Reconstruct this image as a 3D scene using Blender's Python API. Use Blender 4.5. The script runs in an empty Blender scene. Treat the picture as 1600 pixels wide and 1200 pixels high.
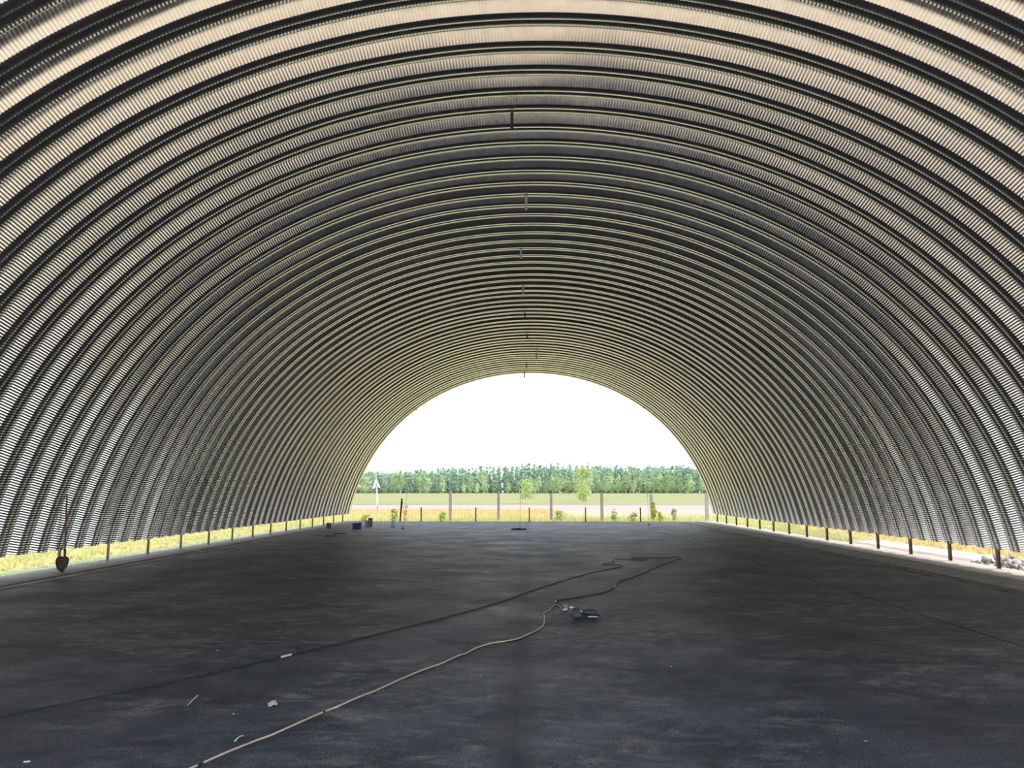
import bpy, bmesh, math, random
import numpy as np
from mathutils import Vector, Matrix, Euler
PI = math.pi
SC = bpy.context.scene
COL = SC.collection
random.seed(7); rng = np.random.default_rng(7)

# ------------------------------------------------------------------ camera, sky, sun, exposure
PITCH, YAW, F, CX, CH = 0.1386, 0.0230, 1200.0, -0.03, 1.60
cd = bpy.data.cameras.new('camera'); cam = bpy.data.objects.new('camera', cd); COL.objects.link(cam)
cam.location = (CX, 0, CH); cam.rotation_euler = (PI/2 + PITCH, 0, YAW)
cd.sensor_width = 36; cd.lens = 36*F/1600; cd.clip_start = .05; cd.clip_end = 3000
SC.camera = cam

w = bpy.data.worlds.new('sky'); SC.world = w; w.use_nodes = True
nt = w.node_tree; nt.nodes.clear()
out = nt.nodes.new('ShaderNodeOutputWorld'); bg = nt.nodes.new('ShaderNodeBackground')
tc = nt.nodes.new('ShaderNodeTexCoord'); sp = nt.nodes.new('ShaderNodeSeparateXYZ'); rp = nt.nodes.new('ShaderNodeValToRGB')
nt.links.new(tc.outputs['Generated'], sp.inputs[0]); nt.links.new(sp.outputs['Z'], rp.inputs[0])
rp.color_ramp.elements[0].position = 0; rp.color_ramp.elements[0].color = (1, 1, 1, 1)
rp.color_ramp.elements[1].position = .8; rp.color_ramp.elements[1].color = (.62, .78, 1, 1)
nt.links.new(rp.outputs[0], bg.inputs[0]); bg.inputs[1].default_value = 1.55
nt.links.new(bg.outputs[0], out.inputs[0])

SUN_EL, SUN_AZ = math.radians(45), math.radians(-8)      # azimuth from +X, negative = behind the camera
sd = bpy.data.lights.new('sun', 'SUN'); sun = bpy.data.objects.new('sun', sd); COL.objects.link(sun)
sd.energy = 3.0; sd.angle = math.radians(.6); sd.color = (1, .93, .80)
v = Vector((math.cos(SUN_EL)*math.cos(SUN_AZ), math.cos(SUN_EL)*math.sin(SUN_AZ), math.sin(SUN_EL)))
sun.rotation_euler = v.to_track_quat('Z', 'Y').to_euler(); sun.location = v*60

vs = SC.view_settings
vs.view_transform = 'Standard'; vs.look = 'None'; vs.gamma = 1; vs.use_curve_mapping = False
vs.exposure = 0.75
cy = SC.cycles; cy.max_bounces = 16; cy.glossy_bounces = 14; cy.diffuse_bounces = 6

# ------------------------------------------------------------------ helpers
def link(o, parent=None):
    COL.objects.link(o)
    if parent: o.parent = parent
    return o
def tag(o, label=None, cat=None, group=None, kind=None):
    if label: o['label'] = label
    if cat: o['category'] = cat
    if group: o['group'] = group
    if kind: o['kind'] = kind
    return o
def empty(name, loc=(0, 0, 0), rz=0):
    o = bpy.data.objects.new(name, None); o.location = loc; o.rotation_euler = (0, 0, rz); o.empty_display_size = .2
    return link(o)
def mesh_np(name, V, Q, mat, smooth=False):
    me = bpy.data.meshes.new(name)
    V = np.asarray(V, dtype=np.float32); Q = np.asarray(Q, dtype=np.int32)
    me.vertices.add(len(V)); me.vertices.foreach_set('co', V.ravel())
    k = Q.shape[1]; me.loops.add(Q.size); me.loops.foreach_set('vertex_index', Q.ravel())
    me.polygons.add(len(Q)); me.polygons.foreach_set('loop_start', np.arange(0, Q.size, k, dtype=np.int32))
    me.polygons.foreach_set('loop_total', np.full(len(Q), k, dtype=np.int32))
    if smooth: me.polygons.foreach_set('use_smooth', np.ones(len(Q), dtype=bool))
    me.update(calc_edges=True); me.materials.append(mat)
    return me
def obj(name, me, parent=None, loc=None, rot=None):
    o = bpy.data.objects.new(name, me)
    if loc is not None: o.location = loc
    if rot is not None: o.rotation_euler = rot
    return link(o, parent)

class MB:
    def __init__(s): s.b = bmesh.new()
    def box(s, c, d, rot=None, bevel=0):
        r = bmesh.ops.create_cube(s.b, size=1)['verts']
        M = Matrix.Translation(c) @ (Euler(rot).to_matrix().to_4x4() if rot else Matrix()) @ Matrix.Diagonal((*d, 1))
        bmesh.ops.transform(s.b, matrix=M, verts=r)
        if bevel:
            ed = list({e for vv in r for e in vv.link_edges})
            bmesh.ops.bevel(s.b, geom=ed, offset=bevel, segments=2, affect='EDGES')
        return s
    def cyl(s, c, r1, r2, h, seg=20, rot=None, caps=True):      # centred on c, axis z
        r = bmesh.ops.create_cone(s.b, cap_ends=caps, segments=seg, radius1=r1, radius2=r2, depth=h)['verts']
        M = Matrix.Translation(c) @ (Euler(rot).to_matrix().to_4x4() if rot else Matrix())
        bmesh.ops.transform(s.b, matrix=M, verts=r); return s
    def lathe(s, prof, seg=24, c=(0, 0, 0)):
        rings = []
        for (r, z) in prof:
            rings.append([s.b.verts.new((c[0]+r*math.cos(2*PI*i/seg), c[1]+r*math.sin(2*PI*i/seg), c[2]+z)) for i in range(seg)])
        for a, b in zip(rings, rings[1:]):
            for i in range(seg): s.b.faces.new((a[i], a[(i+1) % seg], b[(i+1) % seg], b[i]))
        s.b.faces.new(rings[0][::-1]); s.b.faces.new(rings[-1]); return s
    def tube(s, pts, r, seg=8, r_end=None, cap=True):
        P = [Vector(p) for p in pts]; rings = []
        n = len(P); up = Vector((0, 0, 1))
        for i, p in enumerate(P):
            t = (P[min(i+1, n-1)]-P[max(i-1, 0)]).normalized()
            a = t.cross(up)
            if a.length < 1e-3: a = t.cross(Vector((0, 1, 0)))
            a.normalize(); b = a.cross(t)
            rr = r if r_end is None else r+(r_end-r)*i/(n-1)
            rings.append([s.b.verts.new(p+rr*(math.cos(2*PI*k/seg)*a+math.sin(2*PI*k/seg)*b)) for k in range(seg)])
        for a, b in zip(rings, rings[1:]):
            for k in range(seg): s.b.faces.new((a[k], a[(k+1) % seg], b[(k+1) % seg], b[k]))
        if cap: s.b.faces.new(rings[0][::-1]); s.b.faces.new(rings[-1])
        return s
    def prism(s, poly, z0, z1):
        a = [s.b.verts.new((x, y, z0)) for x, y in poly]; b = [s.b.verts.new((x, y, z1)) for x, y in poly]
        n = len(poly); s.b.faces.new(a[::-1]); s.b.faces.new(b)
        for i in range(n): s.b.faces.new((a[i], a[(i+1) % n], b[(i+1) % n], b[i]))
        return s
    def xform(s, M): bmesh.ops.transform(s.b, matrix=M, verts=s.b.verts); return s
    def mesh(s, name, mat, smooth=False):
        bmesh.ops.recalc_face_normals(s.b, faces=s.b.faces)
        me = bpy.data.meshes.new(name); s.b.to_mesh(me); s.b.free(); me.materials.append(mat)
        if smooth:
            for p in me.polygons: p.use_smooth = True
        return me
    def build(s, name, mat, parent=None, smooth=False, loc=None, rot=None):
        return obj(name, s.mesh(name, mat, smooth), parent, loc, rot)

def smooth_path(pts, n=6):
    P = [Vector(p) for p in pts]; P = [2*P[0]-P[1]]+P+[2*P[-1]-P[-2]]; o = []
    for i in range(1, len(P)-2):
        for k in range(n):
            t = k/n; a, b, c, d = P[i-1], P[i], P[i+1], P[i+2]
            o.append(.5*((2*b)+(c-a)*t+(2*a-5*b+4*c-d)*t*t+(3*b-a-3*c+d)*t**3))
    o.append(P[-2]); return o

def ray(px, py):
    a, b = (px-800)/F, (600-py)/F
    c, s = math.cos(PITCH), math.sin(PITCH); dy, dz = c-s*b, s+c*b
    c, s = math.cos(YAW), math.sin(YAW)
    return Vector((c*a-s*dy, s*a+c*dy, dz))
def ground(px, py, z=0.0):              # a place on the level z seen at that point of the photograph
    d = ray(px, py); t = (z-CH)/d.z
    return Vector((CX+d.x*t, d.y*t, z))
def at_depth(px, py, Y):
    d = ray(px, py); t = Y/d.y
    return Vector((CX+d.x*t, Y, CH+d.z*t))

# ------------------------------------------------------------------ materials
def mat(name, base, rough=.8, metal=0, spec=.5):
    m = bpy.data.materials.new(name); m.use_nodes = True
    p = m.node_tree.nodes['Principled BSDF']
    p.inputs['Base Color'].default_value = (*base, 1); p.inputs['Roughness'].default_value = rough
    p.inputs['Metallic'].default_value = metal; p.inputs['Specular IOR Level'].default_value = spec
    return m, m.node_tree, p
def N(t, k, **kw):
    n = t.nodes.new(k)
    for a, b in kw.items():
        if a in n.inputs: n.inputs[a].default_value = b
        else: setattr(n, a, b)
    return n
def N_div(t, a, k):
    n = N(t, 'ShaderNodeMath', operation='DIVIDE'); t.links.new(a, n.inputs[0]); n.inputs[1].default_value = k; return n.outputs[0]
def noise(t, scale, detail=4, rough=.6, vec=None, dist=0):
    n = N(t, 'ShaderNodeTexNoise'); n.inputs['Scale'].default_value = scale; n.inputs['Detail'].default_value = detail
    n.inputs['Roughness'].default_value = rough; n.inputs['Distortion'].default_value = dist
    if vec is not None: t.links.new(vec, n.inputs['Vector'])
    return n.outputs['Fac']
def coords(t, scale=(1, 1, 1), rot=(0, 0, 0), kind='Object'):
    c = N(t, 'ShaderNodeTexCoord'); m = N(t, 'ShaderNodeMapping')
    t.links.new(c.outputs[kind], m.inputs[0]); m.inputs['Scale'].default_value = scale; m.inputs['Rotation'].default_value = rot
    return m.outputs[0]
def ramp(t, fac, stops):
    r = N(t, 'ShaderNodeValToRGB'); e = r.color_ramp.elements
    while len(e) < len(stops): e.new(.5)
    for k, (p, c) in zip(e, stops):
        k.position = p; k.color = (*c, 1) if len(c) == 3 else c
    t.links.new(fac, r.inputs[0]); return r.outputs[0]
def mix(t, fac, a, b, mode='MIX'):
    m = N(t, 'ShaderNodeMix'); m.data_type = 'RGBA'; m.blend_type = mode
    for i, x in ((0, fac), (6, a), (7, b)):
        if hasattr(x, 'is_linked'): t.links.new(x, m.inputs[i])
        elif isinstance(x, (int, float)): m.inputs[i].default_value = x
        else: m.inputs[i].default_value = (*x, 1)
    return m.outputs[2]
def bump(t, p, h, strength=.3, dist=.01):
    b = N(t, 'ShaderNodeBump'); b.inputs['Strength'].default_value = strength; b.inputs['Distance'].default_value = dist
    t.links.new(h, b.inputs['Height']); t.links.new(b.outputs[0], p.inputs['Normal'])
def mottled(name, c1, c2, scale=6, rough=.85, metal=0, spec=.4, bscale=60, bstr=.2, bdist=.004, lo=.35, hi=.65):
    m, t, p = mat(name, c1, rough, metal, spec)
    v = coords(t)
    t.links.new(ramp(t, noise(t, scale, 5, .6, v), [(lo, c1), (hi, c2)]), p.inputs['Base Color'])
    if bstr: bump(t, p, noise(t, bscale, 3, .6, v), bstr, bdist)
    return m

# galvanised steel: spangle, slight tarnish
STEEL, t, p = mat('galvanised_steel', (.72, .73, .72), .26, 1)
v = coords(t)
t.links.new(ramp(t, noise(t, 9, 5, .65, v), [(.3, (.72, .745, .775)), (.7, (.85, .865, .88))]), p.inputs['Base Color'])
t.links.new(ramp(t, noise(t, 5, 4, .7, v), [(.3, (.15, .15, .15)), (.7, (.25, .25, .25))]), p.inputs['Roughness'])

# asphalt: dark, dusty, with pale scuffs that run across the lanes
ASPH, t, p = mat('asphalt', (.07, .073, .08), .62, 0, .22)
v = coords(t); vst = coords(t, (.7, 1.25, 1), (0, 0, .25))
base = ramp(t, noise(t, 1.5, 8, .68, v, .3), [(.36, (.015, .017, .023)), (.50, (.026, .029, .038)), (.64, (.044, .046, .054))])  # bluish cast of the reflected sky is mixed into this base colour
sx = N(t, 'ShaderNodeSeparateXYZ'); t.links.new(v, sx.inputs[0])
# trodden-in brown dust thickens away from the middle of the hall
ab = N(t, 'ShaderNodeMath', operation='ABSOLUTE'); t.links.new(sx.outputs['X'], ab.inputs[0])
wn = N(t, 'ShaderNodeMath', operation='MULTIPLY_ADD'); t.links.new(noise(t, .22, 4, .6, v), wn.inputs[0]); wn.inputs[1].default_value = 7; t.links.new(ab.outputs[0], wn.inputs[2])
base = mix(t, ramp(t, N_div(t, wn.outputs[0], 12.0), [(.42, (0, 0, 0)), (.90, (.85, .85, .85))]), base, (.042, .036, .031))
dust = ramp(t, noise(t, 2.6, 9, .72, vst, .9), [(.50, (0, 0, 0)), (.66, (.60, .60, .60))])
dust2 = ramp(t, noise(t, .30, 4, .6, v, .6), [(.40, (.2, .2, .2)), (.56, (1, 1, 1))])
fine = ramp(t, noise(t, 6, 6, .75, vst, .5), [(.50, (0, 0, 0)), (.68, (.5, .5, .5))])
dm = mix(t, 1.0, mix(t, 1.0, dust, fine, 'ADD'), dust2, 'MULTIPLY')
base = mix(t, dm, base, (.17, .152, .135))
# dark rolled joint down the middle
jd = N(t, 'ShaderNodeMath', operation='MULTIPLY_ADD'); t.links.new(noise(t, 1.2, 4, .6, v), jd.inputs[0]); jd.inputs[1].default_value = .22; t.links.new(sx.outputs['X'], jd.inputs[2])
jc = N(t, 'ShaderNodeMath', operation='ADD'); t.links.new(jd.outputs[0], jc.inputs[0]); jc.inputs[1].default_value = .02
ja = N(t, 'ShaderNodeMath', operation='ABSOLUTE'); t.links.new(jc.outputs[0], ja.inputs[0])
base = mix(t, ramp(t, ja.outputs[0], [(.0, (.95, .95, .95)), (.07, (.7, .7, .7)), (.22, (0, 0, 0))]), base, (.012, .014, .019))
grain = noise(t, 75, 3, .7, v)
base = mix(t, 1.0, base, ramp(t, grain, [(.40, (.35, .35, .35)), (.50, (1, 1, 1)), (.60, (2.0, 2.0, 2.0))]), 'MULTIPLY')
t.links.new(base, p.inputs['Base Color'])
t.links.new(ramp(t, noise(t, .8, 5, .6, v), [(.3, (.50, .50, .50)), (.7, (.68, .68, .68))]), p.inputs['Roughness'])
bump(t, p, grain, .9, .008)
SEAL = mottled('joint_bitumen', (.012, .012, .014), (.025, .025, .028), 8, .7, bstr=.3)
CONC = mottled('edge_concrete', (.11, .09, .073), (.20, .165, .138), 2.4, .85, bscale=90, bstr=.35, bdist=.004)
CONCR = mottled('sunlit_concrete', (.36, .30, .255), (.52, .455, .40), 2.4, .85, bscale=90, bstr=.35, bdist=.004)  # right edge strip: its sunlit brightness is put into the colour
CONC2 = mottled('dusty_concrete', (.15, .135, .118), (.25, .226, .198), 3.0, .85, bscale=90, bstr=.4, bdist=.004)
RUST = mottled('rusty_steel', (.10, .065, .045), (.21, .14, .10), 14, .7, .2, bscale=120)
PILLAR = mottled('fence_concrete', (.29, .245, .23), (.44, .39, .37), 5, .9)
SANDY = mottled('pale_road', (.28, .215, .19), (.32, .25, .225), 1.2, .95, bscale=12, bstr=.3, bdist=.02)
WHITEROAD = mottled('limestone_track', (.42, .41, .42), (.50, .49, .49), 1.6, .95, bscale=14, bstr=.3, bdist=.02)
STONE = mottled('rubble_stone', (.26, .21, .19), (.50, .43, .39), 7, .95)
FORE = mottled('forecourt_sand', (.34, .245, .155), (.43, .32, .21), 1.3, .95, bscale=14, bstr=.4, bdist=.02)
WHITEP = mottled('white_plastic', (.80, .79, .75), (.88, .87, .84), 6, .5, bstr=0)
DARKSTRAP = mottled('dark_strap', (.03, .03, .035), (.06, .06, .065), 8, .6, bstr=0)
BLACKR = mottled('black_rubber', (.015, .017, .021), (.028, .03, .035), 20, .6, bstr=0)
TANR = mottled('tan_cable_sheath', (.42, .33, .25), (.56, .46, .36), 22, .65, bstr=0)
TAPE = mottled('pale_tape', (.55, .55, .52), (.68, .68, .64), 30, .6, bstr=0)
BLUEP = mottled('blue_plastic', (.015, .03, .20), (.03, .05, .28), 8, .45, bstr=0)
GREYP = mottled('grey_bucket_plastic', (.16, .15, .17), (.26, .25, .27), 7, .6, bstr=0)
def translucent(m, k):
    t = m.node_tree; p = t.nodes['Principled BSDF']; tl = N(t, 'ShaderNodeBsdfTranslucent'); mx = N(t, 'ShaderNodeMixShader'); mx.inputs[0].default_value = k
    t.links.new(p.inputs['Base Color'].links[0].from_socket, tl.inputs[0])
    t.links.new(p.outputs[0], mx.inputs[1]); t.links.new(tl.outputs[0], mx.inputs[2]); t.links.new(mx.outputs[0], t.nodes['Material Output'].inputs[0])
translucent(WHITEP, .4)
PALEB = mottled('pale_blue_plastic', (.66, .82, .92), (.80, .90, .95), 9, .35, bstr=0); translucent(PALEB, .6)
TEAL = mottled('dark_teal_plastic', (.012, .035, .045), (.02, .055, .065), 12, .4, bstr=0)
DGREY = mottled('dark_grey_plastic', (.025, .028, .035), (.04, .045, .055), 12, .5, bstr=0)
PINKG = mottled('pinkish_grey_plastic', (.20, .17, .19), (.28, .24, .26), 12, .5, bstr=0)
CHROME, t, p = mat('bright_steel', (.75, .76, .78), .25, 1)
WOOD = mottled('weathered_wood', (.14, .08, .05), (.26, .16, .10), 10, .8, bscale=80)
SPADE = mottled('dull_spade_steel', (.05, .04, .034), (.11, .09, .075), 12, .6, .5, bscale=80)
PAPER = mottled('paper', (.55, .52, .50), (.68, .65, .62), 20, .8, bstr=0)
SIGNW = mottled('sign_white', (.78, .78, .78), (.86, .86, .85), 6, .5, bstr=0)
SIGNG = mottled('sign_grey', (.34, .27, .25), (.42, .34, .31), 6, .6, bstr=0)
BOARD = mottled('dark_board', (.03, .028, .03), (.06, .055, .055), 8, .8, bstr=.2)
BARK = mottled('birch_bark', (.70, .62, .55), (.52, .46, .42), 9, .9, bstr=0)
PBARK = mottled('pine_bark', (.20, .19, .20), (.30, .28, .28), 3, .9, bstr=0)

def leafmat(name, c1, c2, tr=.35):
    m, t, p = mat(name, c1, .85, 0, .2)
    g = N(t, 'ShaderNodeObjectInfo'); v = coords(t)
    c = ramp(t, noise(t, 1.1, 4, .7, v), [(.35, c1), (.65, c2)])
    hs = N(t, 'ShaderNodeHueSaturation'); t.links.new(c, hs.inputs['Color'])
    mr = N(t, 'ShaderNodeMapRange'); t.links.new(g.outputs['Random'], mr.inputs[0]); mr.inputs[3].default_value = .82; mr.inputs[4].default_value = 1.15
    t.links.new(mr.outputs[0], hs.inputs['Value'])
    t.links.new(hs.outputs[0], p.inputs['Base Color'])
    tl = N(t, 'ShaderNodeBsdfTranslucent'); t.links.new(hs.outputs[0], tl.inputs[0])
    mx = N(t, 'ShaderNodeMixShader'); mx.inputs[0].default_value = tr
    o = t.nodes['Material Output']; t.links.new(p.outputs[0], mx.inputs[1]); t.links.new(tl.outputs[0], mx.inputs[2]); t.links.new(mx.outputs[0], o.inputs[0])
    return m
BIRCHF = leafmat('birch_leaves_hazed', (.42, .54, .29), (.54, .63, .33))  # paled: distance haze is put into the leaf colour
PINEF = leafmat('pine_needles_hazed', (.34, .47, .38), (.48, .59, .43))  # pale and bluish: aerial haze painted into the needle colour
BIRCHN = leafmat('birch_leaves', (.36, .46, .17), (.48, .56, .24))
GRASSM = leafmat('verge_grass', (.62, .53, .25), (.44, .48, .20), .3)
GREENM = leafmat('weed_leaves', (.20, .32, .08), (.30, .40, .12), .3)
YELM = leafmat('yellow_weed_leaves', (.46, .50, .04), (.55, .56, .08), .3)
DRYM = leafmat('dry_weed_stalks', (.62, .42, .19), (.66, .54, .28), .3)

# open ground: dry meadow with green and orange patches (patches are real growth, laid out over the land)
GROUND, t, p = mat('dry_meadow', (.5, .45, .2), .95, 0, .1)
v = coords(t); vs2 = coords(t, (.25, 1, 1))
a = ramp(t, noise(t, .16, 6, .7, v), [(.36, (.27, .29, .11)), (.46, (.41, .35, .14)), (.60, (.44, .33, .16)), (.75, (.44, .35, .25))])
b = ramp(t, noise(t, 3.5, 6, .75, v), [(.3, (.72, .72, .66)), (.7, (1.25, 1.2, 1.15))])
t.links.new(mix(t, 1.0, a, b, 'MULTIPLY'), p.inputs['Base Color'])
bump(t, p, noise(t, 7, 5, .7, v), .6, .06)
SOIL = mottled('bare_pinkish_soil', (.38, .33, .15), (.33, .235, .185), .35, .95, bscale=5, bstr=.5, bdist=.05, lo=.38, hi=.5)
SHADEG = mottled('short_green_grass', (.27, .31, .13), (.40, .38, .17), 2.2, .95, bscale=9, bstr=.5, bdist=.03)
PINKDIRT = mottled('pinkish_dirt', (.215, .15, .11), (.29, .215, .165), 1.7, .95, bscale=11, bstr=.5, bdist=.03)
FIELD, t, p = mat('green_field', (.4, .5, .2), .95, 0, .1)
v = coords(t, (.03, .20, 1))
t.links.new(ramp(t, noise(t, 1.0, 5, .65, v), [(.35, (.18, .20, .08)), (.5, (.225, .22, .095)), (.65, (.28, .245, .13))]), p.inputs['Base Color'])

# ------------------------------------------------------------------ ground and floor
FRONT, BACK, GZ = 2.57, 41.0, -.35
def terrain_z(x, y):
    return GZ + 1.0*max(0, min(1, (y-110)/200))
def sheet(name, x0, x1, y0, y1, m, nx=2, ny=2, dz=0, amp=0, thick=0, parent=None):
    xs = np.linspace(x0, x1, nx+1); ys = np.linspace(y0, y1, ny+1)
    V = [(x, y, terrain_z(x, y)+dz+(amp*random.uniform(-1, 1) if 0 < i < nx and 0 < j < ny else 0)) for j, y in enumerate(ys) for i, x in enumerate(xs)]
    Q = [(j*(nx+1)+i, j*(nx+1)+i+1, (j+1)*(nx+1)+i+1, (j+1)*(nx+1)+i) for j in range(ny) for i in range(nx)]
    o = obj(name, mesh_np(name, V, Q, m, True), parent)
    return tag(o, kind='structure')
sheet('ground', -320, 320, -90, 700, GROUND, 32, 79, amp=.03)
sheet('field', -300, 300, 108, 640, FIELD, 30, 53, dz=.07)
sheet('road', -300, 300, 80, 108, SANDY, 30, 3, dz=.05)
sheet('path', 12.35, 13.55, -40, 33, WHITEROAD, 2, 30, dz=.06, amp=.01)
sheet('bare_soil', 1.5, 30, 54, 80, SOIL, 12, 12, dz=.055, amp=.02)
sheet('verge_strip', -12.5, -9.85, 2, 44, SHADEG, 6, 20, dz=.05, amp=.012)
sheet('dirt_strip', 9.77, 12.4, -10, 33, PINKDIRT, 6, 20, dz=.055, amp=.015)
sheet('verge_strip', 9.77, 13.6, 33, 53.5, SHADEG, 6, 20, dz=.055, amp=.012)
sheet('forecourt', -26, 12.4, -45, FRONT-.02, FORE, 12, 16, dz=.08, amp=.01)

def slab(name, x0, x1, y0, y1, z0, z1, m, parent, ny=1, wob=0):
    b = MB(); ys = np.linspace(y0, y1, ny+1)
    L_ = [x0+(wob*random.uniform(-1, 1) if wob else 0) for _ in ys]; R_ = [x1 for _ in ys]
    poly = [(r, y) for r, y in zip(R_, ys)] + [(l, y) for l, y in zip(L_[::-1], ys[::-1])]
    b.prism(poly, z0, z1)
    return b.build(name, m, parent)
fl = obj('floor', MB().box((0, (FRONT+BACK+.35)/2, -.22), (19.3, BACK+.35-FRONT, .34)).mesh('floor', SEAL)); tag(fl, kind='structure')
for x0, x1 in ((-8.62, -.136), (-.135, 5.075), (5.105, 7.86)):
    slab('asphalt_lane', x0, x1, FRONT, BACK+.05, -.05, 0, ASPH, fl)
slab('concrete_strip', 7.93, 8.72, FRONT, BACK+.1, -.05, .004, CONC2, fl, 60, .035)
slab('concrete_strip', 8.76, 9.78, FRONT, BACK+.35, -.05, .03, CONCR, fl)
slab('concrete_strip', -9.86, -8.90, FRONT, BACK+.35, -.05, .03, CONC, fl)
slab('concrete_strip', -8.87, -8.66, FRONT, BACK+.1, -.05, .012, CONC2, fl)
slab('concrete_strip', -8.64, 8.72, BACK+.07, BACK+.35, -.05, .006, CONC, fl)
# pale cracks of paving edge on the right: short slivers of bitumen stick out of the joint
b = MB()
for k in range(150):
    y = random.uniform(8, 40); x = 7.87-random.uniform(0, .34); l = random.uniform(.15, .7); wd = random.uniform(.008, .022)
    b.box((x, y, .001), (wd, l, .004), (0, 0, random.uniform(-.03, .03)))
tag(b.build('joint_smears', SEAL, fl), kind='stuff')

# ------------------------------------------------------------------ the vault: one arched panel copied along the hall
PW, ZC, RT, DEP = .61, -1.85, 9.80, .208
ZB = .415                                             # height of the lower rim
def rin(th): return RT - .085*np.cos(3.6*th)
prof = [(0, -.035), (.0, 0), (.030, 0), (.042, .010), (.066, .052), (.074, .062), (.146, .194), (.159, .208),
        (.2925, .208), (.305, .201), (.3175, .208), (.451, .208), (.464, .194), (.536, .062), (.544, .052), (.568, .010), (.580, 0), (.61, 0), (.61, -.035)]
prof = np.array(prof)
def make_panel(seed):
    r_ = np.random.default_rng(seed)
    th_max = 1.36
    n = 575*5
    th = np.linspace(-th_max, th_max, n+1)
    P = prof.copy(); m = len(P)
    f_ = np.clip((P[:, 1]-.03)/.178, 0, 1); P[:, 0] += f_*(.009*math.cos(seed*2.1+.4)); P[:, 1] -= f_*(.008+.007*math.sin(seed*2.9))
    # profile normals (pointing inward / towards the hall)
    tg = np.gradient(P, axis=0); nrm = np.c_[-tg[:, 1], tg[:, 0]]; nrm /= np.linalg.norm(nrm, axis=1)[:, None]
    amp = np.interp(prof[:, 1], [-.04, 0, .02, .10, .205], [0, .0005, .0030, .0048, .0033])
    wave = np.cos(np.arange(n+1)*2*PI/5)           # five samples to a corrugation
    ph = r_.uniform(0, 2*PI, 6); fr = r_.uniform(3, 26, 6); am = r_.uniform(.3, 1, 6)
    sway = sum(a_*np.sin(f_*th+p_) for a_, f_, p_ in zip(am, fr, ph))
    sway /= np.abs(sway).max()
    V = np.zeros((n+1, m, 3))
    Rr = rin(th)
    for j in range(m):
        u, d = P[j]
        du = nrm[j, 0]*amp[j]*wave + .006*sway*(d/.19)
        dd = nrm[j, 1]*amp[j]*wave + .004*sway*np.sin(th*9+ph[0])*(d/.19)
        rr = Rr + DEP - (d+dd)
        V[:, j, 0] = rr*np.sin(th); V[:, j, 1] = u+du; V[:, j, 2] = rr*np.cos(th)
    # trim the rims level
    lim = ZB-ZC
    keep = V[:, m//2, 2] >= lim
    V = V[keep]; n = len(V)-1
    I = np.arange((n+1)*m).reshape(n+1, m)
    Q = np.stack([I[:-1, :-1], I[1:, :-1], I[1:, 1:], I[:-1, 1:]], -1).reshape(-1, 4)
    return mesh_np('arch_panel', V.reshape(-1, 3), Q, STEEL, True)
variants = [make_panel(s) for s in range(6)]
vault = empty('ceiling', (0, BACK, 0)); tag(vault, kind='structure')
npan = int(round((BACK-FRONT)/PW))
for k in range(npan):
    y = BACK-PW*(k+1)
    o = obj('arch_panel', variants[random.randrange(6)], vault)
    o.location = (random.uniform(-.006, .006), y-BACK, ZC+random.uniform(-.004, .004))
    o.rotation_euler = (random.uniform(-.0022, .0022), 0, random.uniform(-.0006, .0006))
def inner_r(x, z): return math.hypot(x, z-ZC)

# ------------------------------------------------------------------ steel posts under the rims
ORD = ['', 'first', 'second', 'third', 'fourth', 'fifth', 'sixth', 'seventh', 'eighth', 'ninth', 'tenth', 'eleventh', 'twelfth', 'thirteenth',
       'fourteenth', 'fifteenth', 'sixteenth', 'seventeenth', 'eighteenth', 'nineteenth', 'twentieth', 'twenty-first', 'twenty-second']
def angle_post(h):
    b = MB(); s, t_ = .062, .007
    b.prism([(-s/2, -s/2), (s/2, -s/2), (s/2, -s/2+t_), (-s/2+t_, -s/2+t_), (-s/2+t_, s/2), (-s/2, s/2)], 0, h)
    return b.mesh('steel_post', RUST)
pm = angle_post(.62)
for side, y0, n in ((-1, 39.475, 20), (1, 40.085, 20)):
    for i in range(n):
        y = y0-1.83*i
        if y < FRONT+.3: break
        sname = 'left' if side < 0 else 'right'
        o = obj('steel_post', pm, None, (side*9.555, y, .03), (0, -side*.22 if False else 0, random.uniform(-.1, .1)+(PI if side > 0 else 0)))
        lab = f'rusty brown angle post under the {sname} rim, {ORD[i+1]} from the far opening'
        if side < 0 and i == 13: lab = 'rusty brown angle post under the left rim, behind the shovel'
        tag(o, lab, 'post', f'steel posts under the {sname} rim')

# stakes along the far edge of the floor
sm = MB().box((0, 0, .37), (.055, .055, .74)).mesh('steel_stake', RUST)
for i, (px, nm) in enumerate(((658, 'first'), (743.5, 'second'), (827, 'third'), (915, 'fourth'), (1001, 'fifth'))):
    q = at_depth(px, 813, BACK+.24)
    o = obj('steel_stake', sm, None, (q.x, q.y, .0), (random.uniform(-.01, .01), random.uniform(-.015, .015), 0))
    tag(o, f'short dark brown stake on the far edge of the floor, {nm} from the left', 'stake', 'short stakes along the far floor edge')
q = at_depth(624.5, 814, BACK+.6)
b = MB(); b.box((0, 0, .74), (.08, .07, 1.55)); b.box((.045, 0, 1.1), (.02, .03, .5), (0, .05, 0))
o = b.build('wooden_post', WOOD, None, loc=(q.x, q.y, -.3), rot=(0, .065, 0))
tag(o, 'taller weathered brown wooden post leaning to the right at the far floor edge', 'post')

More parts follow.
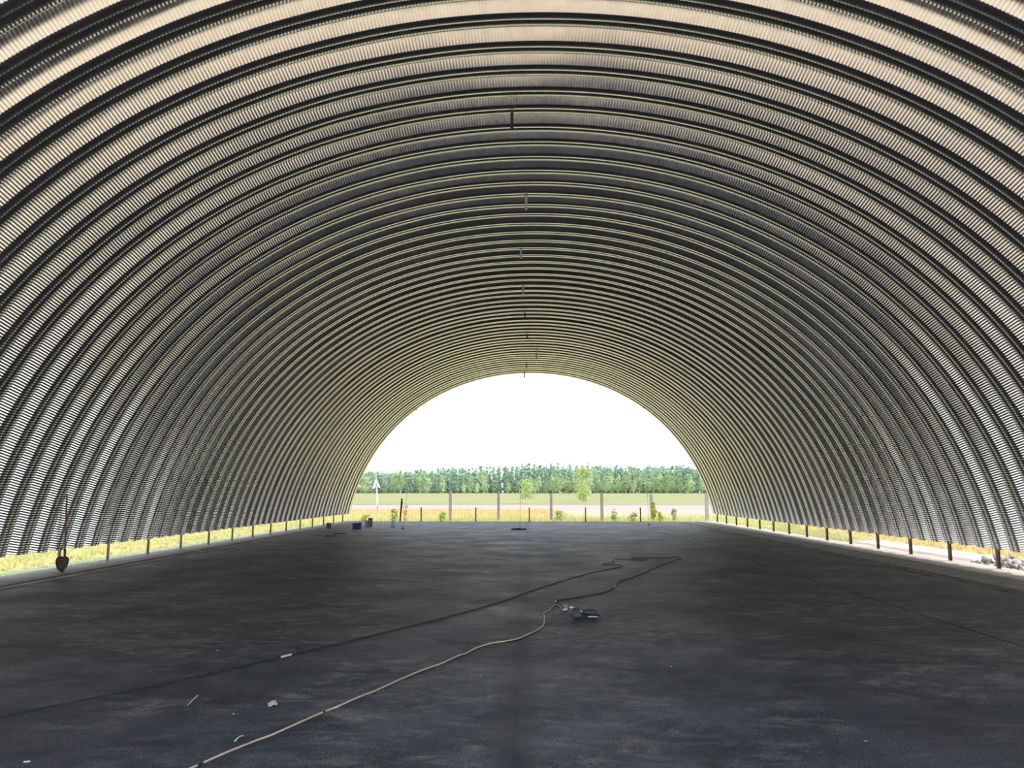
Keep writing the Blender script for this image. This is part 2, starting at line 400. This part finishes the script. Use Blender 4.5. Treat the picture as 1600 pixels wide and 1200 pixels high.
# ------------------------------------------------------------------ concrete fence pillars beyond the far opening
for i, (px, py, wd, ln) in enumerate(((704, 767, .17, .0), (779, 768, .15, 0), (861, 770, .15, 0), (940, 771, .17, 0), (1018.5, 772, .17, -.035), (1103.5, 770, .19, 0))):
    q = at_depth(px, py, 47); h = q.z-GZ
    t_ = empty('fence_pillar', (q.x, 47, GZ)); t_.rotation_euler = (0, ln, 0)
    b = MB(); b.box((0, 0, h/2), (wd, wd, h), bevel=.012); b.build('shaft', PILLAR, t_)
    b = MB()
    for z in (h-.12, h-.7, h-1.3): b.tube([(wd/2+.006, -.03, z), (wd/2+.03, -.03, z), (wd/2+.03, .03, z), (wd/2+.006, .03, z)], .006, 5)
    b.build('wire_loop', RUST, t_)
    lab = ['tall square concrete fence pillar, the leftmost beyond the far opening', 'tall concrete fence pillar, second from the left beyond the far opening',
           'tall concrete fence pillar just right of the small round birch', 'tall concrete fence pillar just right of the taller birch',
           'slightly leaning concrete fence pillar with the yellow weed at its foot', 'thick pale concrete fence pillar beside the right end of the vault'][i]
    tag(t_, lab, 'pillar', 'concrete fence pillars beyond the far opening')

# ------------------------------------------------------------------ sign
q = at_depth(590, 799, 78); t_ = empty('road_sign', (q.x, 78, GZ)); t_.rotation_euler = (0, -.065, 0)
s_ = 78/1200
MB().tube([(0, 0, 0), (0, 0, .5)], .035, 8).build('pole_foot', RUST, t_)
MB().tube([(0, 0, .5), (0, 0, 2.9)], .055, 8).build('pole', SIGNW, t_)
b = MB(); b.prism([(0, 3.25), (-.46, 2.16), (-.10, 2.38)], -.03, .03); b.xform(Matrix.Rotation(PI/2, 4, 'X')); b.xform(Matrix.Translation((0, -.09, 0)))
b.build('sign_wing', SIGNW, t_)
b = MB(); b.prism([(0.02, 3.22), (.10, 2.38), (.38, 2.24)], -.03, .03); b.xform(Matrix.Rotation(PI/2, 4, 'X')); b.xform(Matrix.Translation((0, -.09, 0)))
b.build('sign_wing', SIGNW, t_)
b = MB(); b.prism([(0.0, 3.0), (-.10, 2.36), (.10, 2.36)], -.02, .02); b.xform(Matrix.Rotation(PI/2, 4, 'X')); b.xform(Matrix.Translation((0, -.075, 0)))
o = b.build('centre_web', SIGNG, t_); o['label'] = 'dull grey strip between the white wings'
tag(t_, 'white arrowhead-shaped sign on a thin leaning white pole beyond the far opening', 'sign')

# ------------------------------------------------------------------ straps hanging from the crown
S = [(790, 8.0, .30, 1), (800, 12.05, .28, 0), (822, 15.8, .32, 1), (814, 19.4, .25, 1), (817, 23.1, .24, 1), (820, 26.7, .18, 0), (823, 30.3, .20, 0), (837, 33.9, .32, 2), (822, 37.5, .18, 0), (819, 40.8, .24, 0)]
for i, (px, Y, L_, wh) in enumerate(S):
    k = round((BACK-Y)/PW-.5); Y = BACK-(k+.5)*PW
    X = at_depth(px, 300, Y).x; z = ZC+math.sqrt(9.715**2-X*X)
    t_ = empty('hanging_strap', (X, Y, z))
    MB().box((0, 0, -L_/2-.02), (.052, .006, L_), (0, 0, 0)).build('strap', WHITEP if wh else DARKSTRAP, t_)
    b = MB(); b.tube([(-.02, 0, .004), (-.02, 0, -.05)], .004, 6); b.tube([(.02, 0, .004), (.02, 0, -.05)], .004, 6); b.box((0, 0, 0), (.09, .03, .006))
    b.build('clip', RUST, t_)
    colr = ['short dark', 'white', 'white'][wh]
    lab = f'{colr} strap hanging from the crown of the vault, {ORD[i+1]} counted from the camera' if i < 9 else 'short dark strap hanging at the crown of the very last panel, over the rope'
    if wh == 2: lab = 'white strap hanging from the crown, set off to the right of the others'
    tag(t_, lab, 'strap', 'straps hanging from the crown')

# ropes hanging from the last panels
def rope(name, top, bot, sag, label, weight=None):
    pts = [top.lerp(bot, i/16)+Vector((0, 0, -sag*math.sin(PI*i/16))) for i in range(17)]
    t_ = empty(name, bot); b = MB(); b.tube([p_-bot for p_ in pts], .006, 6); b.build('cord', DGREY, t_)
    if weight == 'pile':
        pl = []
        for k in range(130):
            a_ = k*.42; r_ = .05+.16*abs(math.sin(k*.37))+.06*math.sin(k*.11)
            pl.append((r_*math.cos(a_)*1.05-.12, r_*math.sin(a_)*.8, .015+.04*(k/130)+.012*math.sin(k*1.3)))
        MB().tube(smooth_path(pl, 2), .009, 5).build('coil', BLACKR, t_)
        MB().box((.19, .0, .035), (.16, .05, .05), (0, 0, .4), .01).build('hook_block', BLACKR, t_)
    else:
        MB().lathe([(.02, 0), (.035, .01), (.035, .05), (.012, .08)], 12).build('weight', BLACKR, t_)
    MB().lathe([(.02, -.03), (.03, -.02), (.03, .03), (.01, .05)], 8, tuple(top-bot)).build('knot', DGREY, t_)
    tag(t_, label, 'rope', 'ropes hanging at the far end'); return t_
def vault_pt(px, py, Y=BACK-.3):
    q = at_depth(px, py, Y); a_ = math.atan2(q.x, q.z-ZC); r_ = float(rin(a_))-.01
    return Vector((r_*math.sin(a_), Y, ZC+r_*math.cos(a_)))
rope('hanging_rope', vault_pt(819, 586), ground(812, 828), .0, 'thin rope hanging from the crown down to a dark coil on the floor', 'pile')
rope('hanging_rope', vault_pt(651, 641), ground(629.5, 827), .12, 'thin cord slanting down from the left of the far arch to the floor')
rope('hanging_rope', vault_pt(1003, 640), ground(1014, 821), .12, 'thin cord slanting down from the right of the far arch to the floor')

# ------------------------------------------------------------------ shovel on the left
q = ground(100, 893.5, .03); t_ = empty('shovel', (q.x, q.y, .03)); t_.rotation_euler = (0, -.05, -.15)
b = MB(); nu, nv = 9, 10; V = []
for j in range(nv):
    v_ = j/(nv-1); z = .30*v_; hw = .152*float(np.interp(v_, [0, .12, .3, .5, .7, .85, .95, 1], [.05, .42, .74, .93, 1, .97, .82, .55]))
    for i in range(nu):
        u_ = -1+2*i/(nu-1); V.append((hw*u_, -.05*u_*u_-.02*(1-v_), z))
Vs = [b.b.verts.new(x) for x in V]
for j in range(nv-1):
    for i in range(nu-1): b.b.faces.new((Vs[j*nu+i], Vs[j*nu+i+1], Vs[(j+1)*nu+i+1], Vs[(j+1)*nu+i]))
bmesh.ops.solidify(b.b, geom=b.b.faces[:], thickness=.004)
bl = b.build('blade', SPADE, t_, True)
MB().lathe([(.012, .22), (.020, .26), (.024, .42), (.022, .44)], 12, (0, .004, 0)).build('socket', SPADE, bl)
MB().tube([(0, .004, .40), (.003, .006, .8), (-.004, .008, 1.2), (0, .01, 1.49)], .019, 10, .016).build('handle', WOOD, t_)
tag(t_, 'round-point shovel with a long wooden handle standing upright against the left post', 'shovel')

# ------------------------------------------------------------------ things at the far left of the floor
def bucket(name, q, r, h, m, label, handle=True, lid=False):
    t_ = empty(name, q); b = MB()
    b.lathe([(r*.82, 0), (r, h), (r*1.06, h), (r*1.06, h-.02), (r*1.01, h-.025), (r*.97, h), (r*.80, .01)], 24); b.build('body', m, t_, True)
    if handle:
        pts = [(r*1.03*math.cos(a_), -.5*r*math.sin(a_), h-.03-.6*r*math.sin(a_)) for a_ in np.linspace(0, PI, 11)]
        MB().tube(pts, .005, 6).build('handle', CHROME, t_)
    tag(t_, label, 'bucket'); return t_
bucket('bucket', ground(513.5, 826), .11, .24, GREYP, 'small grey bucket on the left concrete edge, nearest the left posts')
bucket('bucket', ground(574, 822.5), .12, .26, WHITEP, 'white bucket behind the taller grey can at the far left')
q = ground(578.5, 822); t_ = empty('can', q)
MB().lathe([(.10, 0), (.105, .01), (.105, .345), (.10, .355)], 24).build('body', GREYP, t_, True)
MB().lathe([(.108, .335), (.108, .365), (.09, .37)], 24).build('lid', DGREY, t_, True)
tag(t_, 'tall dark grey can beside the white bucket at the far left', 'can')
q = ground(558, 826.5); t_ = empty('plastic_crate', (q.x, q.y, 0), .1)
b = MB(); b.box((0, 0, .012), (.36, .26, .024)); 
for x, y, dx, dy in ((-.172, 0, .016, .26), (.172, 0, .016, .26), (0, -.122, .36, .016), (0, .122, .36, .016)): b.box((x, y, .12), (dx, dy, .24))
b.build('body', BLUEP, t_)
MB().box((0, 0, .245), (.385, .285, .02), None, .006).build('rim', BLUEP, t_)
MB().box((.12, -.02, .262), (.11, .13, .03), (0, 0, .3), .008).build('cloth', DGREY, t_)
tag(t_, 'open dark blue plastic crate standing on the floor at the far left', 'crate')
q = ground(563, 828.3); o = MB().box((0, 0, .006), (.62, .22, .012), None, .003).build('white_tray', WHITEP, None, loc=q, rot=(0, 0, .05)); tag(o, 'flat pale sheet lying in front of the blue crate', 'sheet')
q = ground(614, 823); t_ = empty('water_jug', q)
MB().lathe([(.09, 0), (.10, .015), (.10, .07), (.094, .08), (.10, .09), (.10, .19), (.085, .23), (.03, .27), (.028, .29)], 24).build('body', PALEB, t_, True)
MB().lathe([(.034, .285), (.034, .315), (.03, .32)], 16).build('cap', WHITEP, t_, True)
MB().tube([(.09, 0, .2), (.135, 0, .2), (.135, 0, .1), (.098, 0, .08)], .011, 8).build('handle', PALEB, t_)
tag(t_, 'pale blue plastic water jug on the floor left of the leaning wooden post', 'jug')
for px, py, L_, lab in ((517.5, 838, .42, 'dark flat board lying on the floor, the nearer and more left of two'), (531, 834, .46, 'dark flat board lying on the floor, the farther and more right of two')):
    q = ground(px, py); b = MB(); b.box((0, 0, .014), (L_, .10, .028), None, .004); b.box((.02, .07, .010), (L_*.7, .03, .02), (0, 0, .15))
    tag(b.build('board', BOARD, None, loc=q, rot=(0, 0, .06)), lab, 'board', 'dark boards on the far left floor')

# ------------------------------------------------------------------ cables and the tool
def cable(name, pix, r, m, seg=7):
    pts = [ground(x, y, r) for x, y in pix]; return smooth_path(pts, 5)
BC = [(-60, 1133), (0, 1120), (60, 1107.5), (120, 1095), (200, 1079), (290, 1060.5), (360, 1045), (440, 1026), (520, 1007.5), (600, 988), (680, 968.5), (740, 952.5), (780, 941), (824, 925), (874, 909), (916, 897), (952, 889),
      (970, 885.6), (973, 884), (966, 882.6), (948, 882.6), (942, 881.6), (950, 880), (960, 878.6), (958, 875.8), (964, 873.8), (984, 874), (1000, 875), (1011, 874.9), (1006, 872.9), (990, 872.6), (986, 871), (996, 870.2), (1010, 870.8), (1040, 871.9), (1056, 870.0),
      (1065, 872.6), (1054, 875.3), (1034, 883), (1018, 889.5), (1005, 896), (990, 901), (968, 908.5), (962, 914), (960, 918), (946, 925), (920, 930), (892, 935), (874, 937.4), (868, 939.6), (871, 943), (877, 946)]
pts = cable('c', BC, .008, BLACKR)
t_ = empty('extension_cable', ground(780, 941))
MB().tube([p_-t_.location for p_ in pts], .0062, 7).build('sheath', BLACKR, t_)
for (xa, ya), (xb, yb) in (((440, 1026.5), (455, 1022.8)), ((960.2, 917.5), (960.8, 914.8)), ((868, 940.2), (868.5, 938.6))):
    a_, b_ = ground(xa, ya, .009)-t_.location, ground(xb, yb, .009)-t_.location
    o = MB().tube([a_, b_], .0095, 8).build('tape_band', TAPE, t_); o['label'] = 'pale tape wound on the black cable'
tag(t_, 'long black extension cable lying in a loop across the asphalt floor', 'cable')
TCB = [(225, 1232), (262, 1216), (298, 1200.5), (312.5, 1194), (353, 1176), (399, 1157.5), (420, 1150), (443.7, 1139.7), (500, 1114.7), (525, 1105), (545, 1096), (568, 1086), (580, 1082), (600, 1073), (622, 1063), (645, 1053), (665, 1045), (690, 1036.5), (705, 1029.5), (718, 1023.5), (728, 1021),
       (735, 1017), (745, 1012), (768, 1004.8), (785, 1002.5), (808, 998), (825, 991), (840, 984), (847, 979), (850, 974), (850.5, 964), (850, 958.5), (853, 956), (858, 954), (863, 948.5), (868, 945.2), (873, 945.6), (877, 950.5), (880, 953.2), (884, 952.2)]
pts = cable('c', TCB, .008, TANR)
t_ = empty('power_cord', ground(728, 1021))
MB().tube([p_-t_.location for p_ in pts], .0066, 7).build('sheath', TANR, t_)
a_, b_ = ground(880, 953.2, .012)-t_.location, ground(885, 952, .012)-t_.location
MB().tube([a_, b_], .016, 8, .02).build('plug', TANR, t_)
for (xa, ya), (xb, yb) in (((504, 1113), (507, 1111.7)), ((308, 1196), (316, 1192.4))):
    a_, b_ = ground(xa, ya, .008)-t_.location, ground(xb, yb, .008)-t_.location
    o = MB().tube([a_, b_], .010, 8).build('tape_band', BLACKR, t_); o['label'] = 'dark tape on the tan cord'
tag(t_, 'tan power cord running across the floor from the lower left to the socket block', 'cord')
q = ground(882, 949.5); t_ = empty('socket_block', q, .3)
MB().box((0, 0, .024), (.07, .10, .046), None, .008).build('body', PINKG, t_)
b = MB(); 
for y in (-.025, .025): b.cyl((0, y, .049), .018, .018, .006, 16)
b.build('socket_face', DGREY, t_)
tag(t_, 'small pinkish grey socket block where black cable and tan cord meet', 'socket')

q = ground(911, 963); t_ = empty('angle_grinder', q, -.12)
b = MB(); M = Matrix.Rotation(PI/2, 4, 'Y')
b.lathe([(.028, -.15), (.034, -.14), (.032, -.02), (.040, .0), (.040, .10), (.034, .115)], 20); b.xform(Matrix.Translation((.045, .03, .045)) @ M); b.build('motor_body', DGREY, t_, True)
b = MB(); b.box((-.085, -.01, .045), (.085, .07, .075), (0, 0, .1), .014); b.lathe([(.03, 0), (.036, .006), (.036, .03), (.02, .036)], 18, (-.10, -.02, .075)); b.build('gear_head', TEAL, t_)
b = MB(); b.lathe([(.068, 0), (.068, .004), (.02, .008)], 28, (0, 0, 0)); b.xform(Matrix.Translation((-.075, -.045, .055)) @ Matrix.Rotation(1.1, 4, 'X') @ Matrix.Rotation(.15, 4, 'Y')); b.build('disc', DGREY, t_)
b = MB(); b.box((0, 0, 0), (.15, .012, .028), None, .004); b.xform(Matrix.Translation((-.10, .02, .092)) @ Matrix.Rotation(-.10, 4, 'Z') @ Matrix.Rotation(.18, 4, 'Y')); o = b.build('blade_guard', CHROME, t_); o['label'] = 'bright metal guard'
MB().box((-.025, -.03, .07), (.045, .012, .016), (0, .5, -.2), .003).build('lever', CHROME, t_)
MB().tube([(.07, -.06, .009), (.19, -.07, .009)], .007, 10).build('side_handle', TAPE, t_)
MB().tube([(.18, .03, .03), (.21, .05, .01), (.18, .1, .008), (.08, .12, .008), (-.02, .11, .008), (-.16, .08, .008)], .006, 7).build('cord', BLACKR, t_)
tag(t_, 'small dark teal power tool with bright metal guard lying right of the socket block', 'power tool')

# litter on the asphalt
def scrap(px, py, w_, h_, rz, m, label, cat='paper scrap', name='paper_scrap', jag=.3, lift=.012):
    q = ground(px, py); n = 11; b = MB()
    top = []; 
    for i in range(n):
        a_ = 2*PI*i/n; k = 1-jag*random.random(); top.append((w_/2*k*math.cos(a_), h_/2*k*math.sin(a_)))
    vs_ = [b.b.verts.new((x, y, .003+lift*random.random())) for x, y in top]; c_ = b.b.verts.new((0, 0, lift*1.2))
    for i in range(n): b.b.faces.new((vs_[i], vs_[(i+1) % n], c_))
    bmesh.ops.solidify(b.b, geom=b.b.faces[:], thickness=.0015)
    return tag(b.build(name, m, None, loc=(q.x, q.y, .001), rot=(0, 0, rz)), label, cat)
scrap(426, 1102, .085, .16, .2, PAPER, 'crumpled pale paper scrap, the largest litter on the left floor', lift=.03)
scrap(340, 1018, .022, .03, 0, PAPER, 'tiny pale scrap on the floor above the black cable at left', 'litter', 'litter_scrap')
scrap(365, 1118, .03, .03, 0, PAPER, 'tiny pale flake below left of the crumpled paper', 'litter', 'litter_scrap')
scrap(751, 1057.5, .014, .02, 0, PAPER, 'tiny white speck of litter right of the tan cord, the nearer the cord of two', 'litter', 'litter_scrap')
scrap(765, 1092.5, .012, .016, 0, PAPER, 'tiny white speck of litter nearest the floor seam at the centre', 'litter', 'litter_scrap')
scrap(1013, 984.5, .022, .03, 0, PAPER, 'tiny white flake on the floor below right of the power tool', 'litter', 'litter_scrap')
scrap(1049, 1043, .018, .022, 0, PAPER, 'tiny pale flake on the floor at right, nearer than the white one below the tool', 'litter', 'litter_scrap')
scrap(1353, 1161, .04, .02, .3, PAPER, 'small pale chip at the lower right of the floor', 'litter', 'litter_scrap')
scrap(1184, 932, .03, .04, 0, PAPER, 'tiny pale flake on the floor between the cable loop and the right seam', 'litter', 'litter_scrap')
q = ground(374, 1153); b = MB(); b.tube(smooth_path([ground(x_, y_, z_)-q for x_, y_, z_ in ((367, 1158, .004), (370.5, 1154, .008), (375, 1150.5, .008), (381, 1149.5, .003))]), .005, 6, .002)
tag(b.build('wood_shaving', WHITEP, None, loc=q), 'small curled white shaving beside the tan cord at lower left', 'shaving')
q = ground(300, 1095); b = MB(); b.tube([ground(292, 1103, .004)-q, ground(301, 1094, .005)-q, ground(309, 1086.5, .004)-q], .0015, 6, .005)
tag(b.build('twig', PAPER, None, loc=q), 'thin pale stick lying on the floor left of the crumpled paper', 'stick')
q = ground(42, 1191); b = MB(); b.box((0, 0, .004), (.035, .012, .006), (0, 0, .3), .001)
tag(b.build('wood_chip', WHITEP, None, loc=q), 'short white chip at the bottom left corner of the floor', 'chip')

# ------------------------------------------------------------------ vegetation
def leaf_cloud(n, size, shape, seed):
    """n leaf clumps: small bent quads scattered by shape(u) -> point; returns V, Q arrays"""
    r_ = np.random.default_rng(seed)
    C = shape(r_, n); a = r_.normal(size=(n, 3)); a /= np.linalg.norm(a, axis=1)[:, None]
    b_ = np.cross(a, r_.normal(size=(n, 3))); b_ /= np.linalg.norm(b_, axis=1)[:, None]
    s = size*r_.uniform(.6, 1.3, (n, 1)); 
    V = np.stack([C-a*s, C-b_*s*.7, C+a*s, C+b_*s*.7], 1).reshape(-1, 3)
    return V, np.arange(4*n).reshape(-1, 4)
def clumps(r_, n, k, hz, rad):
    """points in k ellipsoid clumps set inside a crown profile rad(t), t in 0..1 between heights hz"""
    t = r_.uniform(0, 1, k); cx = r_.normal(size=(k, 2)); cx /= np.linalg.norm(cx, axis=1)[:, None]
    rr = np.array([rad(x) for x in t])*r_.uniform(.25, .8, k)
    c = np.c_[cx*rr[:, None], hz[0]+(hz[1]-hz[0])*t]
    i = r_.integers(0, k, n); d = r_.normal(size=(n, 3)); d /= np.linalg.norm(d, axis=1)[:, None]
    q = np.array([rad(x) for x in t])[i]*.42
    return c[i]+d*(q*r_.uniform(.6, 1, n)**.5)[:, None]*np.array([1, 1, 1.2])
def birch_rad(w_): return lambda t: w_*(math.sin(PI*min(1, (t*.9+.12)))**.7)*(1-.35*t)
def pine_rad(w_): return lambda t: w_*(1-.55*t)*(.75+.25*math.sin(PI*t))
def tree_meshes(h, w_, base, kind, seed, n, leaf):
    r_ = np.random.default_rng(seed)
    rad = birch_rad(w_) if kind == 'birch' else pine_rad(w_)
    V, Q = leaf_cloud(n, leaf, lambda rr, m: clumps(rr, m, 26, (h*base, h*.97), rad), seed)
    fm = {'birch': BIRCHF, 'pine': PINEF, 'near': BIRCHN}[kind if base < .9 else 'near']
    crown = mesh_np('crown', V, Q, fm)
    b = MB(); pts = [(.0, 0, 0)]
    for k in range(1, 6): pts.append((r_.normal()*.03*h*.3, r_.normal()*.02*h*.3, h*.9*k/5))
    b.tube(smooth_path(pts, 3), h*.013, 7, h*.003)
    for k in range(7):
        z = h*(base+.08*k); a_ = r_.uniform(0, 2*PI); b.tube([(0, 0, z), (w_*.6*math.cos(a_), w_*.6*math.sin(a_), z+h*.08)], h*.005, 5, h*.002)
    return crown, b.mesh('trunk', BARK if kind == 'birch' else PBARK)
def plant_tree(name, ms, loc, s, rz, label, group=None, cat='tree', trunk=True):
    o = empty(name, loc, rz); o.scale = (s[0], s[0], s[1])
    obj('crown', ms[0], o)
    if trunk: obj('trunk', ms[1], o)
    return tag(o, label, cat, group)
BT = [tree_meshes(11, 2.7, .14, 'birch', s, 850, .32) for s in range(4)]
def ordinal(n):
    if n < len(ORD): return ORD[n]
    tens = {2: 'twent', 3: 'thirt', 4: 'fort', 5: 'fift', 6: 'sixt', 7: 'sevent'}[n//10]
    return tens+('ieth' if n % 10 == 0 else 'y-'+ORD[n % 10])
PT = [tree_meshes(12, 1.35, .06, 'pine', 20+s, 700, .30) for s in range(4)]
x = -96; vis = 0
while x < 96:                                            # front row: birches of varied height
    if random.random() < (.95 if x > 5 else .7):
        y = 322+random.uniform(-5, 3); s_ = random.choice((.45, .6, .72, .8, .9) if x < 15 else (.6, .72, .8, .85, .9))*random.uniform(.9, 1.1)
        inview = -72 < x < 75; vis += inview
        lab = f'pale green birch in front of the far forest, {ordinal(vis)} of its row from the left' if inview else 'pale green birch of the far forest edge, beyond the ends of the open arch'
        plant_tree('birch_tree', random.choice(BT), (x, y, terrain_z(x, y)), (s_*.9+.1, s_), random.uniform(0, 6), lab, 'birches along the far forest edge')
    x += random.uniform(2.2, 3.4)
for row, (y0, hs) in enumerate(((330, 1.0), (337, 1.08))):
    x = -98+row
    while x < 98:
        y = y0+random.uniform(-2.5, 2.5); s_ = hs*random.uniform(.88, 1.04)*(1+.06*math.sin(x*.07+1)) * (1-.24*max(0, min(1, (-x-5)/65)))
        plant_tree('pine_tree', random.choice(PT), (x, y, terrain_z(x, y)), (s_*1.05, s_), random.uniform(0, 6), 'tall blue-green pine standing behind the birches of the far forest', 'pines of the far forest')
        x += random.uniform(2.3, 2.9)
# the depth of the wood behind those rows, too dense to tell apart
VV, QQ, n0 = [], [], 0
for k in range(640):
    x_ = random.uniform(-115, 115); y_ = random.uniform(342, 372); hh = random.uniform(10.0, 12.6)*(1-.24*max(0, min(1, (-x_-5)/65)))
    V, Q = leaf_cloud(150, .75, lambda rr, m: clumps(rr, m, 12, (hh*.02, hh), pine_rad(2.0)), 100+k)
    VV.append(V+np.array([x_, y_, terrain_z(x_, y_)])); QQ.append(Q+n0); n0 += len(V)
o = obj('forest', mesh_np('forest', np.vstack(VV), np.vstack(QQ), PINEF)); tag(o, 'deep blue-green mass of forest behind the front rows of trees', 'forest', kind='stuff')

def near_birch(px, pyb, pyt, Y, wpx, seed, low, label, nleaf, lf):
    q = at_depth(px, pyb, Y); z0 = terrain_z(0, Y); h = at_depth(px, pyt, Y).z-z0; w_ = wpx/1200*Y/2
    r_ = np.random.default_rng(seed)
    rad = lambda t: w_*1.15*(math.sin(PI*(t*.86+.10))**.6)
    V, Q = leaf_cloud(nleaf, lf, lambda rr, m: clumps(rr, m, 40, (h*low, h*.95), rad), seed)
    o = empty('birch_tree', (q.x, Y, z0))
    obj('crown', mesh_np('crown', V, Q, BIRCHN), o)
    b = MB(); b.tube(smooth_path([(.08*h, 0, 0), (.04*h, 0, h*.2), (0, 0, h*.45), (.02*h, 0, h*.7), (0, 0, h*.92)], 4), h*.022, 8, h*.004)
    for k in range(10):
        z = h*(low+.05*k+.05); a_ = r_.uniform(0, 2*PI); b.tube([(0.01*h, 0, z), (w_*.4*math.cos(a_), w_*.4*math.sin(a_), z+h*.05), (w_*.8*math.cos(a_), w_*.8*math.sin(a_), z+h*.14)], h*.007, 5, h*.002)
    b.build('trunk', BARK, o); tag(o, label, 'tree')
near_birch(824, 786, 749, 118, 33, 5, .30, 'small round-crowned young birch by the road, left of the centre pillar', 900, .13)
near_birch(912, 786, 729, 120, 36, 9, .12, 'taller slender young birch by the road, between third and fourth pillars', 1400, .15)

def weed(px, py, Y, h, w_, m, label, n=160, lf=.05, name='weed_plant', seed=0):
    q = at_depth(px, py, Y); z0 = terrain_z(0, Y); r_ = np.random.default_rng(seed)
    o = empty(name, (q.x, Y, z0))
    V, Q = leaf_cloud(n, lf, lambda rr, k: clumps(rr, k, 14, (h*.15, h*.95), lambda t: w_*(1-.5*t)), seed)
    obj('foliage', mesh_np('foliage', V, Q, m), o)
    b = MB()
    for k in range(7):
        a_ = r_.uniform(0, 2*PI); b.tube([(0, 0, 0), (w_*.3*math.cos(a_), w_*.3*math.sin(a_), h*.5), (w_*.55*math.cos(a_), w_*.55*math.sin(a_), h*.95)], .012, 5, .004)
    b.build('stem', DRYM if m is DRYM else GREENM, o); tag(o, label, 'plant')
weed(1021, 806, 46, 1.35, .28, YELM, 'bright yellow-green weed growing at the foot of the leaning pillar', 240, .06, seed=1)
weed(1031, 806, 46.3, .85, .30, YELM, 'lower yellow-green bush just right of the leaning pillar', 200, .06, seed=2)
weed(633, 805, 44.5, 1.35, .25, DRYM, 'reddish dried weed standing right of the leaning wooden post', 170, .045, seed=3)
weed(616, 805, 44.0, .95, .35, GREENM, 'green weed left of the leaning wooden post', 150, .05, seed=4)
weed(571, 808, 43.2, .62, .40, GREENM, 'low dark green weed behind the white bucket', 170, .05, seed=5)
weed(691, 806, 45, .75, .40, GREENM, 'green bushy weed left of the leftmost concrete pillar', 200, .05, seed=6)
weed(874, 806, 46.5, .80, .40, GREENM, 'green weed just right of the third concrete pillar', 170, .05, seed=7)
weed(960, 806, 46, .85, .32, GREENM, 'green weed right of the fourth concrete pillar', 170, .05, seed=8)
weed(990, 806, 45, .70, .42, GREENM, 'loose green weed left of the fifth short stake', 170, .05, seed=9)
weed(1053, 806, 47, .95, .30, GREENM, 'slim green weed between the leaning pillar and the thick pillar', 170, .05, seed=10)

# dry grass of the verge, blades in tufts
def tufts(n, sampler, hmin, hmax, m, name, label, seed):
    r_ = np.random.default_rng(seed); P = sampler(r_, n); nb = 5
    P = np.repeat(P, nb, 0)+np.c_[r_.normal(0, .10, (n*nb, 2)), np.zeros(n*nb)]
    k = len(P); a_ = r_.uniform(0, 2*PI, k); h = r_.uniform(hmin, hmax, k); wd = .018+.02*r_.random(k)
    d = np.c_[np.cos(a_), np.sin(a_), np.zeros(k)]; ln = np.c_[r_.normal(0, .28, (k, 2))*h[:, None], h]
    V = np.stack([P-d*wd[:, None], P+d*wd[:, None], P+ln*.6+d*wd[:, None]*.8, P+ln], 1).reshape(-1, 3)
    o = obj(name, mesh_np(name, V, np.arange(4*k).reshape(-1, 4), m)); return tag(o, label, 'grass', kind='stuff')
def box_s(x0, x1, y0, y1): return lambda r_, n: np.c_[r_.uniform(x0, x1, n), r_.uniform(y0, y1, n), np.full(n, GZ)]
def clear_s(x0, x1, y0, y1):
    px = [o.location.x for o in bpy.data.objects if o.name.startswith('fence_pillar')]
    def f(r_, n):
        P = box_s(x0, x1, y0, y1)(r_, n)
        for x in px:
            m = (abs(P[:, 0]-x) < .62) & (abs(P[:, 1]-47) < .62); P[m, 1] += 1.4
        return P
    return f
tufts(5200, clear_s(-22, 22, 41.9, 54.5), .15, .45, GRASSM, 'grass', 'dry yellow and green grass just beyond the far end of the floor', 1)
tufts(4200, box_s(-40, 3, 55.5, 79), .10, .34, DRYM, 'dry_grass', 'orange dry grass between the fence pillars and the road', 2)
tufts(6500, box_s(-32, -12.6, 8, 41), .05, .18, GRASSM, 'grass', 'sunlit yellow-green grass outside the left rim', 3)
tufts(3600, lambda r_, n: np.c_[r_.uniform(13.7, 34, n), r_.uniform(6, 41, n), np.full(n, GZ)], .10, .30, DRYM, 'dry_grass', 'orange dry grass beyond the white track on the right', 4)
tufts(1000, box_s(-12.3, -10.1, 8, 41), .03, .09, GREENM, 'grass', 'short green grass along the left edge of the floor', 6)
tufts(1500, box_s(10.0, 13.4, 30, 41), .06, .20, GRASSM, 'grass', 'fresh green grass outside the far part of the right rim', 5)

# rubble heap outside the right rim
VV, FF, n0 = [], [], 0
r_ = np.random.default_rng(3)
bm_ = bmesh.new(); bmesh.ops.create_icosphere(bm_, subdivisions=1, radius=1); base = np.array([v_.co[:] for v_ in bm_.verts]); fc = np.array([[v_.index for v_ in f.verts] for f in bm_.faces]); bm_.free()
for k in range(1000):
    y_ = r_.uniform(11.5, 20.2); x_ = 10.75+r_.normal(0, .42); e = max(0, 1-((x_-10.85)/.85)**2)*(.55+.45*math.sin(y_*2.1+1))
    s_ = r_.uniform(.03, .085); z_ = GZ+e*r_.uniform(.1, .58)
    V = base*(1+r_.uniform(-.3, .3, (len(base), 1)))*s_*r_.uniform(.6, 1.3, 3)
    VV.append(V+np.array([x_, y_, z_])); FF.append(fc+n0); n0 += len(V)
o = obj('rubble', mesh_np('rubble', np.vstack(VV), np.vstack(FF), STONE)); tag(o, 'heap of pale broken stones outside the near part of the right rim', 'rubble', kind='stuff')
